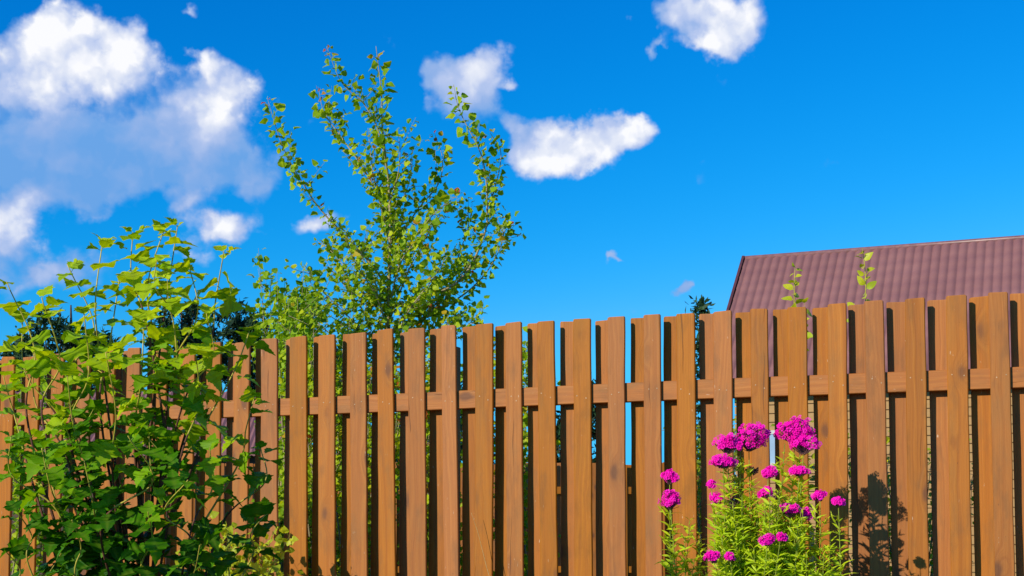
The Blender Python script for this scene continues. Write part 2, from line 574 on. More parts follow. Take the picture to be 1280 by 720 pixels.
# ------------------------------------------------------------------ ground
gm, gt, gb, go_ = material('garden_soil_and_grass')
tcn = gt.node('ShaderNodeTexCoord')
gn = gt.noise(tcn.outputs['Object'], 0.35, 8, 0.6)
gn2 = gt.noise(tcn.outputs['Object'], 18, 6, 0.7)
gc1 = gt.mix(gt.maprange(gn2, 0.3, 0.7), (0.045, 0.085, 0.018), (0.10, 0.14, 0.03))
gc2 = gt.mix(gt.maprange(gn2, 0.3, 0.7), (0.06, 0.04, 0.025), (0.12, 0.085, 0.05))
gt.put(gb.inputs['Base Color'], gt.mix(gt.maprange(gn, 0.45, 0.62), gc1, gc2))
gb.inputs['Roughness'].default_value = 0.95
bp = gt.node('ShaderNodeBump')
bp.inputs['Strength'].default_value = 0.6
bp.inputs['Distance'].default_value = 0.04
gt.put(bp.inputs['Height'], gn2)
gt.l.new(bp.outputs[0], gb.inputs['Normal'])
nx = 90
ver = []
rng = np.random.default_rng(3)
xs = np.sign(np.linspace(-1, 1, nx)) * np.abs(np.linspace(-1, 1, nx)) ** 3.2 * 1200
for j in range(nx):
    for i in range(nx):
        r = math.hypot(xs[i], xs[j] - 6)
        ver.append((xs[i], xs[j] + 8, (rng.random() - 0.5) * 0.03 if r < 25 else 0.0))
fl = []
for j in range(nx - 1):
    for i in range(nx - 1):
        a = j * nx + i
        fl += [a, a + 1, a + 1 + nx, a + nx]
ground = link('ground', mesh_np('ground', ver, fl, range(0, len(fl), 4), smooth=True), gm)
tag(ground, kind='structure')

# ------------------------------------------------------------------ fences
random.seed(11)


def picket_mesh(width, z0, z1, thick, seed, nails=()):
    """board standing along z, origin at its base centre; front face at y=0, back at y=thick; x across"""
    rnd = random.Random(seed)
    nz = 22
    c = 0.0035
    wav = [rnd.uniform(-1, 1) for _ in range(4)]
    ph = [rnd.uniform(0, 6.28) for _ in range(4)]
    warp = rnd.uniform(-0.004, 0.004)
    cutl, cutr = rnd.uniform(0.0, 0.006), rnd.uniform(0.0, 0.006)
    slope = rnd.uniform(-0.05, 0.05)
    # cross-section ring with chamfered arrises
    v = []
    H = z1 - z0
    ring_n = 8
    zs = [z0 + H * i / nz for i in range(nz)] + [z1 - 0.006, z1]
    for i, z in enumerate(zs):
        t = (z - z0) / H
        dl = 0.0012 * (wav[0] * math.sin(t * 9 + ph[0]) + wav[1] * math.sin(t * 23 + ph[1]))
        dr = 0.0012 * (wav[2] * math.sin(t * 11 + ph[2]) + wav[3] * math.sin(t * 27 + ph[3]))
        x0 = -width / 2 + dl
        x1 = width / 2 + dr
        yw = warp * (t - 0.5) ** 2 * 4
        if i == len(zs) - 1:
            x0 += cutl + 0.003
            x1 -= cutr + 0.003
        ring = [(x0 + c, 0), (x1 - c, 0), (x1, c), (x1, thick - c), (x1 - c, thick), (x0 + c, thick), (x0, thick - c), (x0, c)]
        for (x, y) in ring:
            yy = y
            if i == len(zs) - 1: yy = thick / 2 + (y - thick / 2) * 0.8
            zz = z + (slope * x if i >= len(zs) - 2 else 0)
            v.append((x, yy + yw, zz))
    f = []
    for i in range(len(zs) - 1):
        for j in range(ring_n):
            a = i * ring_n + j
            b = i * ring_n + (j + 1) % ring_n
            f.append((a, b, b + ring_n, a + ring_n))
    k = (len(zs) - 1) * ring_n
    f.append(tuple(k + j for j in range(ring_n)))
    f.append(tuple(reversed(range(ring_n))))
    nb = len(f)
    for (nxp, nzp) in nails:
        t = (nzp - z0) / H
        yw = warp * (t - 0.5) ** 2 * 4
        s0 = len(v)
        r = 0.0032
        for j in range(8):
            a = j * math.pi / 4
            v.append((nxp + r * math.cos(a), yw - 0.0012, nzp + r * math.sin(a)))
        for j in range(8):
            a = j * math.pi / 4
            v.append((nxp + r * 1.1 * math.cos(a), yw + 0.001, nzp + r * 1.1 * math.sin(a)))
        f.append(tuple(s0 + j for j in range(8)))
        for j in range(8):
            f.append((s0 + j, s0 + (j + 1) % 8, s0 + 8 + (j + 1) % 8, s0 + 8 + j))
    me = bpy.data.meshes.new('picket')
    me.from_pydata(v, [], f)
    mi = [0] * nb + [1] * (len(f) - nb)
    me.polygons.foreach_set('material_index', mi)
    return me


# measured edges of the near fence (right edge, left edge near the top; right and left near the bottom)
FT = [346.5, 383, 418, 457, 490.5, 530, 569, 616, 651, 692, 737.5, 780, 825, 868, 914, 959, 1008, 1057.5, 1104, 1156, 1208, 1260]
FL = [326, 362, 397.5, 437, 471, 509.5, 551, 594, 631, 671, 716, 759, 804, 845, 891, 937, 984, 1034, 1080, 1131, 1182, 1235]
FB = [347, 384, 419, 459, 495, 533, 574, 615, 654, 697, 740, 782, 827.5, 871, 917, 963, 1011, 1060, 1111, 1160, 1214, 1268]
FH = [422.5, 420, 418, 415.5, 411, 409.5, 406, 404, 402, 400.5, 397.5, 395, 392.5, 391, 388, 385, 383, 378.5, 375, 372, 368, 364.5]
RL = [357, 392, 428, 465, 500, 537, 578, 619, 659, 700, 744, 788, 829, 874, 919, 966, 1015, 1060, 1108, 1159, 1211, 1262]
RH = [424, 421, 418, 417, 415.5, 411.5, 408.5, 407.5, 404.5, 402.5, 401, 398, 396, 393, 391, 387.5, 385, 381.5, 378.5, 375.5, 371.5, 367.5]
G = 0.080
TH = 0.020
front = []
rear = []
for i in range(22):
    s1, h = fence_s(FT[i], FH[i])
    s0, _ = fence_s(FL[i], FH[i])
    sb, zb = fence_s(FB[i], 690)
    lean = (sb - s1) / (h - zb)
    front.append((s0, s1, h, lean * 0.8))
    r0, rh = fence_s(RL[i], RH[i], G)
    rear.append((r0, r0 + random.uniform(0.112, 0.128), rh, random.uniform(-0.002, 0.002)))
for n in range(1, 14):
    s1 = front[0][1] * 0 - 1.533 - n * 0.199 + random.uniform(-0.008, 0.008)
    hh = 1.985 + random.uniform(-0.01, 0.01) - (0.012 if n > 8 else 0)
    front.insert(0, (s1 - random.uniform(0.096, 0.110), s1, hh, random.uniform(-0.006, 0.006)))
    r0 = -1.54 - n * 0.199 + random.uniform(-0.006, 0.006)
    rear.insert(0, (r0, r0 + random.uniform(0.105, 0.115), hh + random.uniform(-0.012, 0.004), 0))
for n in range(1, 5):
    s1 = front[-1][1] + 0.2
    front.append((s1 - 0.105, s1, 2.0, 0.0))
    r0 = rear[-1][0] + 0.2
    rear.append((r0, r0 + 0.11, 2.0, 0.0))

fence = empty('board_fence', (0, D0, 0), -PHI)
tag(fence, 'long brown stained wooden board fence crossing the whole garden behind the pink flowers', 'fence')
RT, RB = 1.631, 1.527
for k, (s0, s1, h, lean) in enumerate(front):
    wd = s1 - s0
    nz = [(-wd * 0.22 + random.uniform(-.008, .008), 1.585 + random.uniform(-.02, .02)), (wd * 0.24 + random.uniform(-.008, .008), 1.575 + random.uniform(-.02, .02))]
    me = picket_mesh(wd, 0.04, h, TH, 100 + k, nz)
    o = link('picket', me, [M_WOOD, M_NAIL], fence)
    # local fence frame: x along the fence, y away from the viewer
    o.location = ((s0 + s1) / 2 + lean * h, random.uniform(-0.0015, 0.0015), 0)
    o.rotation_euler = (0, math.atan(-lean), 0)
for k, (s0, s1, h, lean) in enumerate(rear):
    me = picket_mesh(s1 - s0, 0.04, h, TH, 500 + k)
    o = link('picket', me, [M_WOOD, M_NAIL], fence)
    o.location = ((s0 + s1) / 2 + lean * h, G, 0)
    o.rotation_euler = (0, math.atan(-lean), 0)
S0, S1 = front[0][0] - 0.05, front[-1][1] + 0.1


def rail_mesh(s0, s1, y0, y1, z0, z1):
    bm = bmesh.new()
    n = 30
    rows = []
    for i in range(n + 1):
        s = s0 + (s1 - s0) * i / n
        dz = 0.003 * math.sin(s * 1.7) + random.uniform(-.0008, .0008)
        rows.append([bm.verts.new((s, y, z + dz)) for (y, z) in ((y0, z0), (y1, z0), (y1, z1), (y0, z1))])
    for a, b in zip(rows, rows[1:]):
        for j in range(4):
            bm.faces.new((a[j], b[j], b[(j + 1) % 4], a[(j + 1) % 4]))
    bm.faces.new(rows[0]); bm.faces.new(list(reversed(rows[-1])))
    bmesh.ops.recalc_face_normals(bm, faces=bm.faces)
    edges = [e for e in bm.edges if abs(e.verts[0].co.x - e.verts[1].co.x) > 0.01]
    bmesh.ops.bevel(bm, geom=edges, offset=0.003, segments=1, affect='EDGES')
    me = bpy.data.meshes.new('rail')
    bm.to_mesh(me)
    return me


for (z0, z1) in ((RB, RT), (0.30, 0.40)):
    link('rail', rail_mesh(S0, S1, TH + 0.002, G - 0.002, z0, z1), M_RAIL, fence)
for s in (-2.78, -0.42, 2.0, 4.2):
    bm = bmesh.new()
    boxmesh(bm, s - 0.03, s + 0.03, G + 0.022, G + 0.085, -0.2, 1.90)
    bmesh.ops.bevel(bm, geom=bm.edges[:], offset=0.004, segments=1, affect='EDGES')
    me = bpy.data.meshes.new('post'); bm.to_mesh(me)
    link('post', me, M_WOOD, fence)

# far fence of the next plot
YF = 22.0
fx0, fx1 = at(150, 580, YF).x, at(905, 580, YF).x
ff = empty('far_board_fence', (0, YF, 0), 0)
tag(ff, 'distant brown board fence of the next plot glimpsed through the gaps between the boards', 'fence')
n = int((fx1 - fx0) / 0.22)
for i in range(n):
    x = fx0 + 0.22 * i
    hh = 1.97 + random.uniform(-.03, .02)
    for (dx_, dy_) in ((0, 0), (0.11, G)):
        if dy_ and i % 1: continue
        me = picket_mesh(0.115 if not dy_ else 0.12, 0.04, hh, TH, 900 + i)
        o = link('picket', me, [M_WOODFAR, M_NAIL], ff)
        o.location = (x + dx_, dy_, 0)
for (z0, z1) in ((1.50, 1.61), (0.3, 0.4)):
    link('rail', rail_mesh(fx0 - 0.1, fx1 + 0.2, TH + 0.002, G - 0.002, z0, z1), M_WOODFAR, ff)

# ------------------------------------------------------------------ house with metal tile roof
hm, ht, hb, ho = material('mauve_metal_tile')
tcn = ht.node('ShaderNodeTexCoord')
hn = ht.noise(tcn.outputs['Object'], 1.3, 6, 0.6)
hn2 = ht.noise(tcn.outputs['Object'], 30, 3, 0.6)
hc_ = ht.mix(ht.maprange(hn, 0.3, 0.7), (0.205, 0.093, 0.092), (0.240, 0.113, 0.110))
hc_ = ht.mix(ht.maprange(hn2, 0.62, 0.8, 0, 0.3), hc_, (0.30, 0.15, 0.15))
ht.put(hb.inputs['Base Color'], hc_)
hb.inputs['Roughness'].default_value = 0.6
hb.inputs['Specular IOR Level'].default_value = 0.25
M_TRIM = plain('brown_metal_trim', (0.10, 0.038, 0.040), 0.4, 0.2, 8)
M_RIDGE = plain('ridge_metal', (0.21, 0.105, 0.105), 0.35, 0.2, 8)

wm_, wt, wb, wo = material('ochre_board_wall')
tcn = wt.node('ShaderNodeTexCoord')
x, y, z = wt.sep(tcn.outputs['Object'])
wn = wt.noise(wt.comb(wt.m('MULTIPLY', x, 2.0), y, wt.m('MULTIPLY', z, 30.0)), 1.0, 4, 0.6)
wt.put(wb.inputs['Base Color'], wt.mix(wn, (0.30, 0.165, 0.050), (0.42, 0.25, 0.085)))
wb.inputs['Roughness'].default_value = 0.6

RIDGE_Z = 6.0
r0 = at(932, 324, 26.5)
house_org = Vector((r0.x, r0.y, 0))
house = empty('metal_roofed_house', house_org, -PHI)
tag(house, 'ochre house with a mauve metal tile roof rising behind the right end of the fence', 'house')
RZ = r0.z
SL_RUN, SL_DROP = 2.75, RZ - 3.44
LEN = 11.5


def roof_sheet(front_side=True):
    """metal tile sheet: waves along the slope, a small step at every course"""
    nxs = int(LEN / 0.150) * 10
    L = math.hypot(SL_RUN, SL_DROP)
    step = 0.35
    rows = []
    u = 0.0
    us = []
    k = 0
    while u < L - 0.01:
        us.append((u, 0.0)); us.append((u + step * 0.5, 0.5)); us.append((min(u + step, L) - 0.012, 1.0))
        u += step
    xs_ = np.arange(nxs + 1) * (LEN / nxs)
    wave = 0.5 + 0.5 * np.cos(xs_ / 0.150 * 2 * math.pi)
    wave = wave ** 0.40 * 0.032
    cs, sn = SL_RUN / L, SL_DROP / L
    V = []
    for (u, t) in us:
        off = wave + 0.008 * t
        yy = -(u * cs) - off * sn * 1.0
        zz = RZ - u * sn + off * cs
        V.append(np.stack([xs_, yy if front_side else -yy, zz], 1))
    V = np.concatenate(V)
    m_ = nxs + 1
    F_ = []
    for j in range(len(us) - 1):
        a = j * m_ + np.arange(nxs)
        q = np.stack([a, a + m_, a + m_ + 1, a + 1], 1) if front_side else np.stack([a, a + 1, a + m_ + 1, a + m_], 1)
        F_.append(q)
    F_ = np.concatenate(F_).ravel()
    return mesh_np('roof', V, F_, range(0, len(F_), 4), smooth=True)


roof = link('roof', roof_sheet(True), hm, house)
roofb = link('roof', roof_sheet(False), hm, house)
# ridge cap
tb = Tubes(10)
tb.add([(-0.06, 0, RZ + 0.01), (LEN / 2, 0, RZ + 0.01), (LEN + 0.06, 0, RZ + 0.01)], (0.05, 0.05))
link('ridge_cap', tb.mesh('ridge_cap'), M_RIDGE, house)
# rake boards on both gables, both slopes
for gx in (-0.06, LEN + 0.02):
    for sg in (-1, 1):
        bm = bmesh.new()
        L = math.hypot(SL_RUN, SL_DROP)
        boxmesh(bm, gx, gx + 0.045, -0.02, L + 0.02, -0.15, 0.07)
        me = bpy.data.meshes.new('rake_board')
        ang = math.atan2(SL_DROP, SL_RUN)
        if sg == -1:
            mt = Matrix.Translation((0, 0, RZ)) @ Matrix.Rotation(math.pi, 4, 'Z') @ Matrix.Translation((-2 * gx - 0.045, 0, 0)) @ Matrix.Rotation(-ang, 4, 'X')
        else:
            mt = Matrix.Translation((0, 0, RZ)) @ Matrix.Rotation(-ang, 4, 'X')
        bm.transform(mt)
        bm.to_mesh(me)
        link('rake_board', me, M_TRIM, house)
# walls: lower storey box and gable triangles, with real window openings' frames set on the front
ez = RZ - SL_DROP - 0.05
wy = SL_RUN - 0.35
bm = bmesh.new()
x0, x1 = 0.35, LEN - 0.35
top = RZ - 0.12
prof = [(-wy, 0.0), (wy, 0.0), (wy, ez + 0.25), (0, top), (-wy, ez + 0.25)]
A = [bm.verts.new((x0, y, z)) for y, z in prof]
B = [bm.verts.new((x1, y, z)) for y, z in prof]
bm.faces.new(list(reversed(A))); bm.faces.new(B)
for j in range(5):
    bm.faces.new((A[j], A[(j + 1) % 5], B[(j + 1) % 5], B[j]))
bmesh.ops.recalc_face_normals(bm, faces=bm.faces)
me = bpy.data.meshes.new('wall'); bm.to_mesh(me)
link('wall', me, wm_, house)
bm = bmesh.new()
zz = 0.3
while zz < ez - 0.1:
    boxmesh(bm, x0 - 0.02, x1 + 0.02, -wy - 0.028, -wy - 0.002, zz, zz + 0.125)
    zz += 0.145
me = bpy.data.meshes.new('cladding'); bm.to_mesh(me)
link('cladding', me, wm_, house)
bm = bmesh.new()
boxmesh(bm, -0.05, LEN + 0.05, -SL_RUN - 0.10, -SL_RUN + 0.02, ez - 0.10, ez + 0.03)
me = bpy.data.meshes.new('gutter'); bmesh.ops.bevel(bm, geom=bm.edges[:], offset=0.03, segments=2, affect='EDGES'); bm.to_mesh(me)
link('gutter', me, M_TRIM, house)
M_GLASS = plain('window_glass', (0.30, 0.42, 0.55), 0.08, 0.1, 2, 0.8)
M_WHITE = plain('white_frame', (0.5, 0.5, 0.5), 0.4, 0.05, 5)
def house_x(px):
    d = direction(px, 560)
    q = house_org - Vector((0, 0, 0))
    t = (q.dot(FN) + wy + 0.06) / d.dot(FN)
    return (d * t - q).dot(FE)


for wx in (house_x(963) - 0.25,):
    bm = bmesh.new()
    yf = -wy - 0.06
    zl, zh, ww = 2.02, 2.62, 0.5
    for a in ((wx, wx + ww, zh - .06, zh), (wx, wx + ww, zl, zl + .06), (wx, wx + 0.05, zl + .06, zh - .06), (wx + ww - .05, wx + ww, zl + .06, zh - .06)):
        boxmesh(bm, a[0], a[1], yf, yf + 0.05, a[2], a[3])
    me = bpy.data.meshes.new('window'); bm.to_mesh(me)
    wo_ = link('window', me, M_WHITE, house)
    bm = bmesh.new()
    boxmesh(bm, wx + 0.03, wx + ww - .03, yf + 0.015, yf + 0.03, zl + .04, zh - .04)
    me = bpy.data.meshes.new('pane'); bm.to_mesh(me)
    link('pane', me, M_GLASS, wo_)

# ------------------------------------------------------------------ low shed glimpsed through the left boards
YS = 27.0
sx0, sx1 = at(-20, 560, YS).x, at(352, 560, YS).x
shed = empty('low_shed', (sx0, YS, 0), 0)
tag(shed, 'low shed with a mauve sheet roof behind the left part of the fence', 'shed')
SW = sx1 - sx0
zt = at(100, 496, YS).z
zb_ = at(100, 572, YS).z
bm = bmesh.new()
nn_ = 140
rows = []
for i in range(nn_ + 1):
    xx = -0.3 + (SW + 0.6) * i / nn_
    off = 0.02 * (i % 2)
    rows.append((bm.verts.new((xx, -1.6, zb_ + off)), bm.verts.new((xx, 0.6, zt + 0.15 + off)), bm.verts.new((xx, 0.6, zt + 0.10 + off - 0.02)), bm.verts.new((xx, -1.6, zb_ - 0.07 + off))))
for a, b in zip(rows, rows[1:]):
    for j in range(4):
        bm.faces.new((a[j], b[j], b[(j + 1) % 4], a[(j + 1) % 4]))
bm.faces.new(rows[0]); bm.faces.new(list(reversed(rows[-1])))
bmesh.ops.recalc_face_normals(bm, faces=bm.faces)
me = bpy.data.meshes.new('roof'); bm.to_mesh(me)
link('roof', me, hm, shed)
bm = bmesh.new()
A = [bm.verts.new((0, y, z)) for y, z in ((-1.3, 0), (3.0, 0), (3.0, zb_ + 0.3), (0.6, zt), (-1.3, zb_ - 0.02))]
B = [bm.verts.new((SW, y, z)) for y, z in ((-1.3, 0), (3.0, 0), (3.0, zb_ + 0.3), (0.6, zt), (-1.3, zb_ - 0.02))]
bm.faces.new(list(reversed(A))); bm.faces.new(B)
for j in range(5): bm.faces.new((A[j], A[(j + 1) % 5], B[(j + 1) % 5], B[j]))
bmesh.ops.recalc_face_normals(bm, faces=bm.faces)
me = bpy.data.meshes.new('wall'); bm.to_mesh(me)
link('wall', me, plain('dark_boarding', (0.09, 0.055, 0.04), 0.8, 0.3, 3), shed)
bm = bmesh.new()
boxmesh(bm, SW * 0.45, SW * 0.45 + 0.9, -1.34, -1.302, 0.02, 1.9)
me = bpy.data.meshes.new('door'); bm.to_mesh(me)
link('door', me, M_TRIM, shed)


# ------------------------------------------------------------------ leaf templates (base at origin, blade along +Y, upper face +Z)
def leaf_template(outline, fold=0.15, droop=0.15, petiole=0.0, curl=0.0):
    """outline: list of (x, y) for the right half from base to tip, mirrored; inner midrib row"""
    right = outline
    v = []
    f = []
    t = []
    ys = [p[1] for p in right]

    def z_of(x, y):
        return abs(x) * fold - droop * y * y + curl * math.sin(x * 9 + y * 7) * abs(x)
    n = len(right)
    mid = []
    for (x, y) in right:
        ym = min(max(y * 0.92 + 0.04, 0.0), right[-1][1]) if y < right[-1][1] else y
        mid.append(ym)
    mid[0] = right[0][1]
    # enforce monotone midrib
    for i in range(1, n):
        mid[i] = max(mid[i], mid[i - 1] + 0.004)
    mid[-1] = right[-1][1]
    for ym in mid:
        v.append((0, ym + petiole, z_of(0, ym))); t.append(1.0)
    for sgn in (1, -1):
        s0 = len(v)
        for (x, y) in right[1:-1]:
            v.append((sgn * x, y + petiole, z_of(x, y))); t.append(0.0)
        k = n - 2
        seq = [0] + [s0 + i for i in range(k)] + [n - 1]
        for i in range(n - 1):
            a, b = seq[i], seq[i + 1]
            quad = [mid_i for mid_i in (i, i + 1)]
            face = []
            for q in (i, a, b, i + 1):
                if q not in face: face.append(q)
            if len(face) >= 3:
                f.append(tuple(face if sgn > 0 else reversed(face)))
    if petiole:
        s0 = len(v)
        w_ = 0.018
        v += [(-w_, 0, 0.01), (w_, 0, 0.01), (w_, petiole + 0.03, 0.004), (-w_, petiole + 0.03, 0.004)]
        t += [1.0] * 4
        f.append((s0, s0 + 1, s0 + 2, s0 + 3))
    return np.array(v, float), f, np.array(t, float)


VIB = [(0, 0), (.16, .02), (.30, .10), (.40, .13), (.44, .22), (.53, .27), (.50, .36), (.60, .47), (.47, .47), (.42, .56), (.31, .55),
       (.25, .62), (.29, .72), (.20, .76), (.19, .86), (.10, .89), (.06, .98), (0, 1.05)]
VIBT = [leaf_template(VIB, 0.22, 0.30, 0.22, 0.12), leaf_template(VIB, 0.05, 0.50, 0.25, 0.22), leaf_template([(x * .85, y) for x, y in VIB], 0.35, 0.12, 0.2, -0.2),
        leaf_template([(x * 1.08, y * .95) for x, y in VIB], -0.05, 0.38, 0.22, 0.25)]
POPL = [(0, 0), (.22, .03), (.38, .12), (.42, .2), (.48, .30), (.45, .42), (.46, .5), (.36, .60), (.33, .70), (.20, .80), (.14, .90), (0, 1.0)]
POPT = [leaf_template(POPL, 0.15, 0.15, 0.45, 0.2), leaf_template(POPL, 0.4, 0.3, 0.5, -0.2), leaf_template([(x * 1.1, y * .9) for x, y in POPL], -0.1, 0.1, 0.4, 0.3)]
LAN = [(0, 0), (.062, .12), (.10, .3), (.092, .5), (.055, .75), (0, 1.0)]
LANT = [leaf_template(LAN, 0.3, 0.25, 0.0, 0.0), leaf_template(LAN, 0.3, 0.6, 0.0, 0.3), leaf_template([(x * 1.3, y) for x, y in LAN], 0.2, 0.0, 0.0, -0.3)]
OVAL = [(0, 0), (.2, .1), (.3, .3), (.28, .55), (.16, .8), (0, 1.0)]
OVT = [leaf_template(OVAL, 0.3, 0.2, 0.1, 0.2), leaf_template(OVAL, 0.1, 0.4, 0.1, -0.2)]


def as_np(v): return np.array([v[0], v[1], v[2]], float)


# ------------------------------------------------------------------ big leafy bush at the left
random.seed(5)
rg = np.random.default_rng(5)
YB = 5.3
bush = empty('leafy_bush', at(185, 700, YB) * 1.0, 0)
bush.location.z = 0
tag(bush, 'big green lobed-leaf bush covering the left end of the brown fence', 'bush')
foli = Leaves()
young = Tubes(6)
old = Tubes(7)


def bush_leaf(p, rad_d, elev, size, age):
    ld = unit(rad_d + np.array([0, 0, 1.0]) * elev)
    up = unit(np.array([-.12, -.16, 0.95]) - 0.28 * rad_d + rg.normal(0, .22, 3))
    Xf, Yf, Zf = frame(ld, up)
    foli.add(VIBT[rg.integers(4)], p, Xf, Yf, Zf, size, float(np.clip(age, 0, 1)))


def bush_shoot(tip, basep, Yt, leafsize=0.105, node=0.085, bowx=0.0, dense=1.0, agebias=0.0, twigs=True):
    P0 = as_np(at(basep[0], basep[1], YB))
    P1 = as_np(at(tip[0], tip[1], Yt))
    side = np.array([rg.normal(0, .035), rg.normal(0, .05), 0.0])
    mid = P0 * .5 + P1 * .5 + side + np.array([bowx, 0, 0.05])
    q = P0 * .25 + P1 * .75 - side * .8 + np.array([bowx * .8, 0, 0.03])
    pts = spline([P0, mid, q, P1], 26)
    L = arclen(pts)
    T = L[-1]
    r_base = 0.0022 + 0.0026 * T
    k = int(26 * 0.45) if T > 0.8 else 0
    rad = [r_base * (1 - 0.80 * l / T) + 0.0010 for l in L]
    if k:
        old.add(pts[:k + 1], rad[:k + 1], False)
        young.add(pts[k:], rad[k:])
    else:
        young.add(pts, rad)
    s = T - 0.008
    phase = rg.uniform(0, math.pi)
    i = 0
    gap = node * 0.30
    while s > T * 0.05:
        j = min(max(i_ for i_ in range(len(L)) if L[i_] <= s), len(pts) - 2)
        u = (s - L[j]) / max(1e-6, L[j + 1] - L[j])
        p = pts[j] * (1 - u) + pts[j + 1] * u
        d = unit(pts[j + 1] - pts[j])
        X = unit(np.cross(d, [0.2, 1, 0.1]))
        Z = np.cross(X, d)
        dist = T - s
        for sd in (0, 1):
            if rg.random() > dense: continue
            a = phase + i * math.pi / 2 + sd * math.pi + rg.normal(0, .3)
            rad_d = math.cos(a) * X + math.sin(a) * Z
            size = leafsize * min(1.0, 0.50 + dist / 0.13) * rg.uniform(.72, 1.18)
            elev = 0.85 - min(1.0, dist / 0.12) * 0.85 + rg.normal(0, .28)
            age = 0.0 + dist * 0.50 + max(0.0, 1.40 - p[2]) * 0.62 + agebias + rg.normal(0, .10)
            bush_leaf(p, rad_d, elev, size, age)
        # short side twigs
        if twigs and dist > 0.20 and rg.random() < (0.04 if p[2] > 1.35 else 0.12):
            a = rg.uniform(0, 6.28)
            dr = unit(math.cos(a) * X + math.sin(a) * Z + np.array([0, 0, rg.uniform(.5, 1.1)]))
            ln = rg.uniform(.08, .22)
            tw = spline([p, p + dr * ln * .5 - np.array([0, 0, .01]), p + dr * ln + np.array([0, 0, .015])], 7)
            young.add(tw, (.0022, .0011), False)
            ph2 = rg.uniform(0, 3)
            for n_, fr_ in enumerate((1.0, .8, .45)):
                pp = tw[int(fr_ * 6)]
                for sd in (0, 1):
                    aa = ph2 + n_ * math.pi / 2 + sd * math.pi
                    rd = math.cos(aa) * X + math.sin(aa) * Z
                    bush_leaf(pp, rd, (.8 if fr_ == 1 else .1) + rg.normal(0, .2), leafsize * (.45 if fr_ == 1 else .8) * rg.uniform(.8, 1.15),
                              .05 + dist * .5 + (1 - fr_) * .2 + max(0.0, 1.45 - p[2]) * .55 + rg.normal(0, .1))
        s -= gap
        gap = min(node, gap * 1.5) * rg.uniform(.8, 1.2)
        i += 1
    return pts


SH = [((8, 352), (95, 740), -.05, .0), ((28, 398), (120, 730), .2, -.02), ((84, 330), (155, 700), .1, -.02), ((52, 372), (130, 720), -.2, -.05),
      ((128, 302), (160, 700), -.1, -.05), ((166, 290), (210, 560), .0, -.03), ((196, 325), (225, 500), -.2, -.01), ((206, 284), (190, 640), .0, -.04),
      ((222, 282), (180, 600), .15, .0), ((236, 330), (205, 640), -.1, .02), ((280, 314), (215, 600), .0, .03), ((258, 392), (195, 640), -.2, .05),
      ((318, 392), (215, 600), .1, .05), ((150, 345), (165, 740), .3, -.08), ((105, 392), (150, 740), -.25, -.07),
      ((42, 440), (130, 740), -.1, -.04), ((4, 470), (90, 760), .1, -.02), ((318, 496), (225, 700), -.1, .06), ((14, 545), (90, 780), -.25, 0),
      ((335, 640), (260, 790), -.1, .02), ((326, 560), (240, 780), .05, .04), ((244, 436), (195, 740), -.3, .04), ((180, 400), (185, 740), -.35, -.03),
      ((84, 470), (150, 770), -.4, -.02), ((132, 440), (160, 770), -.4, 0), ((22, 640), (80, 800), -.3, -.02), 
      ((262, 560), (215, 790), -.3, .03), ((105, 575), (140, 800), -.45, 0), ((52, 560), (110, 800), -.4, 0), ((160, 545), (165, 800), -.5, .0),
      ((235, 600), (200, 800), -.45, .0), ((306, 680), (250, 820), -.2, .0), ((8, 690), (50, 820), -.2, .0), ((90, 650), (110, 820), -.5, 0),
      ((185, 640), (180, 820), -.5, 0), 
      ((250, 680), (230, 820), -.4, 0)]
for (tip, bp_, dY, bow) in SH:
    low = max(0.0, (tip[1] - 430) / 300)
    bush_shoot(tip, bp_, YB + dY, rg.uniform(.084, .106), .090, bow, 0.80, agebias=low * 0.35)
# stout reddish stems up from the ground
hub = as_np(at(185, 740, YB))
for (bx, tx, ty, rr) in ((182, 206, 520, .012), (160, 130, 560, .009), (175, 165, 520, .009), (190, 250, 560, .008), (150, 90, 600, .008)):
    base_ = as_np(bush.location) + np.array([(bx - 172) * .004, rg.normal(0, .04), -0.05])
    old.add(spline([base_, as_np(at(bx, 720, YB)), as_np(at(tx * .5 + bx * .5 + 6, 620, YB - .05)), as_np(at(tx, ty, YB - .1))], 14), (rr * 1.25, rr * .55))
for k in range(18):
    px = 40 + k * 14
    base_ = as_np(bush.location) + np.array([rg.normal(0, .12), rg.normal(0, .12), -0.05])
    old.add(spline([base_, (base_ + as_np(at(px, 745, YB))) / 2 + np.array([0, 0, .08]), as_np(at(px, 742, YB))], 8), (.009, .006))
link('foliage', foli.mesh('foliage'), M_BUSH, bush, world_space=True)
link('young_stems', young.mesh('young_stems'), M_STEMY, bush, world_space=True)
link('woody_stems', old.mesh('woody_stems'), M_STEMR, bush, world_space=True)


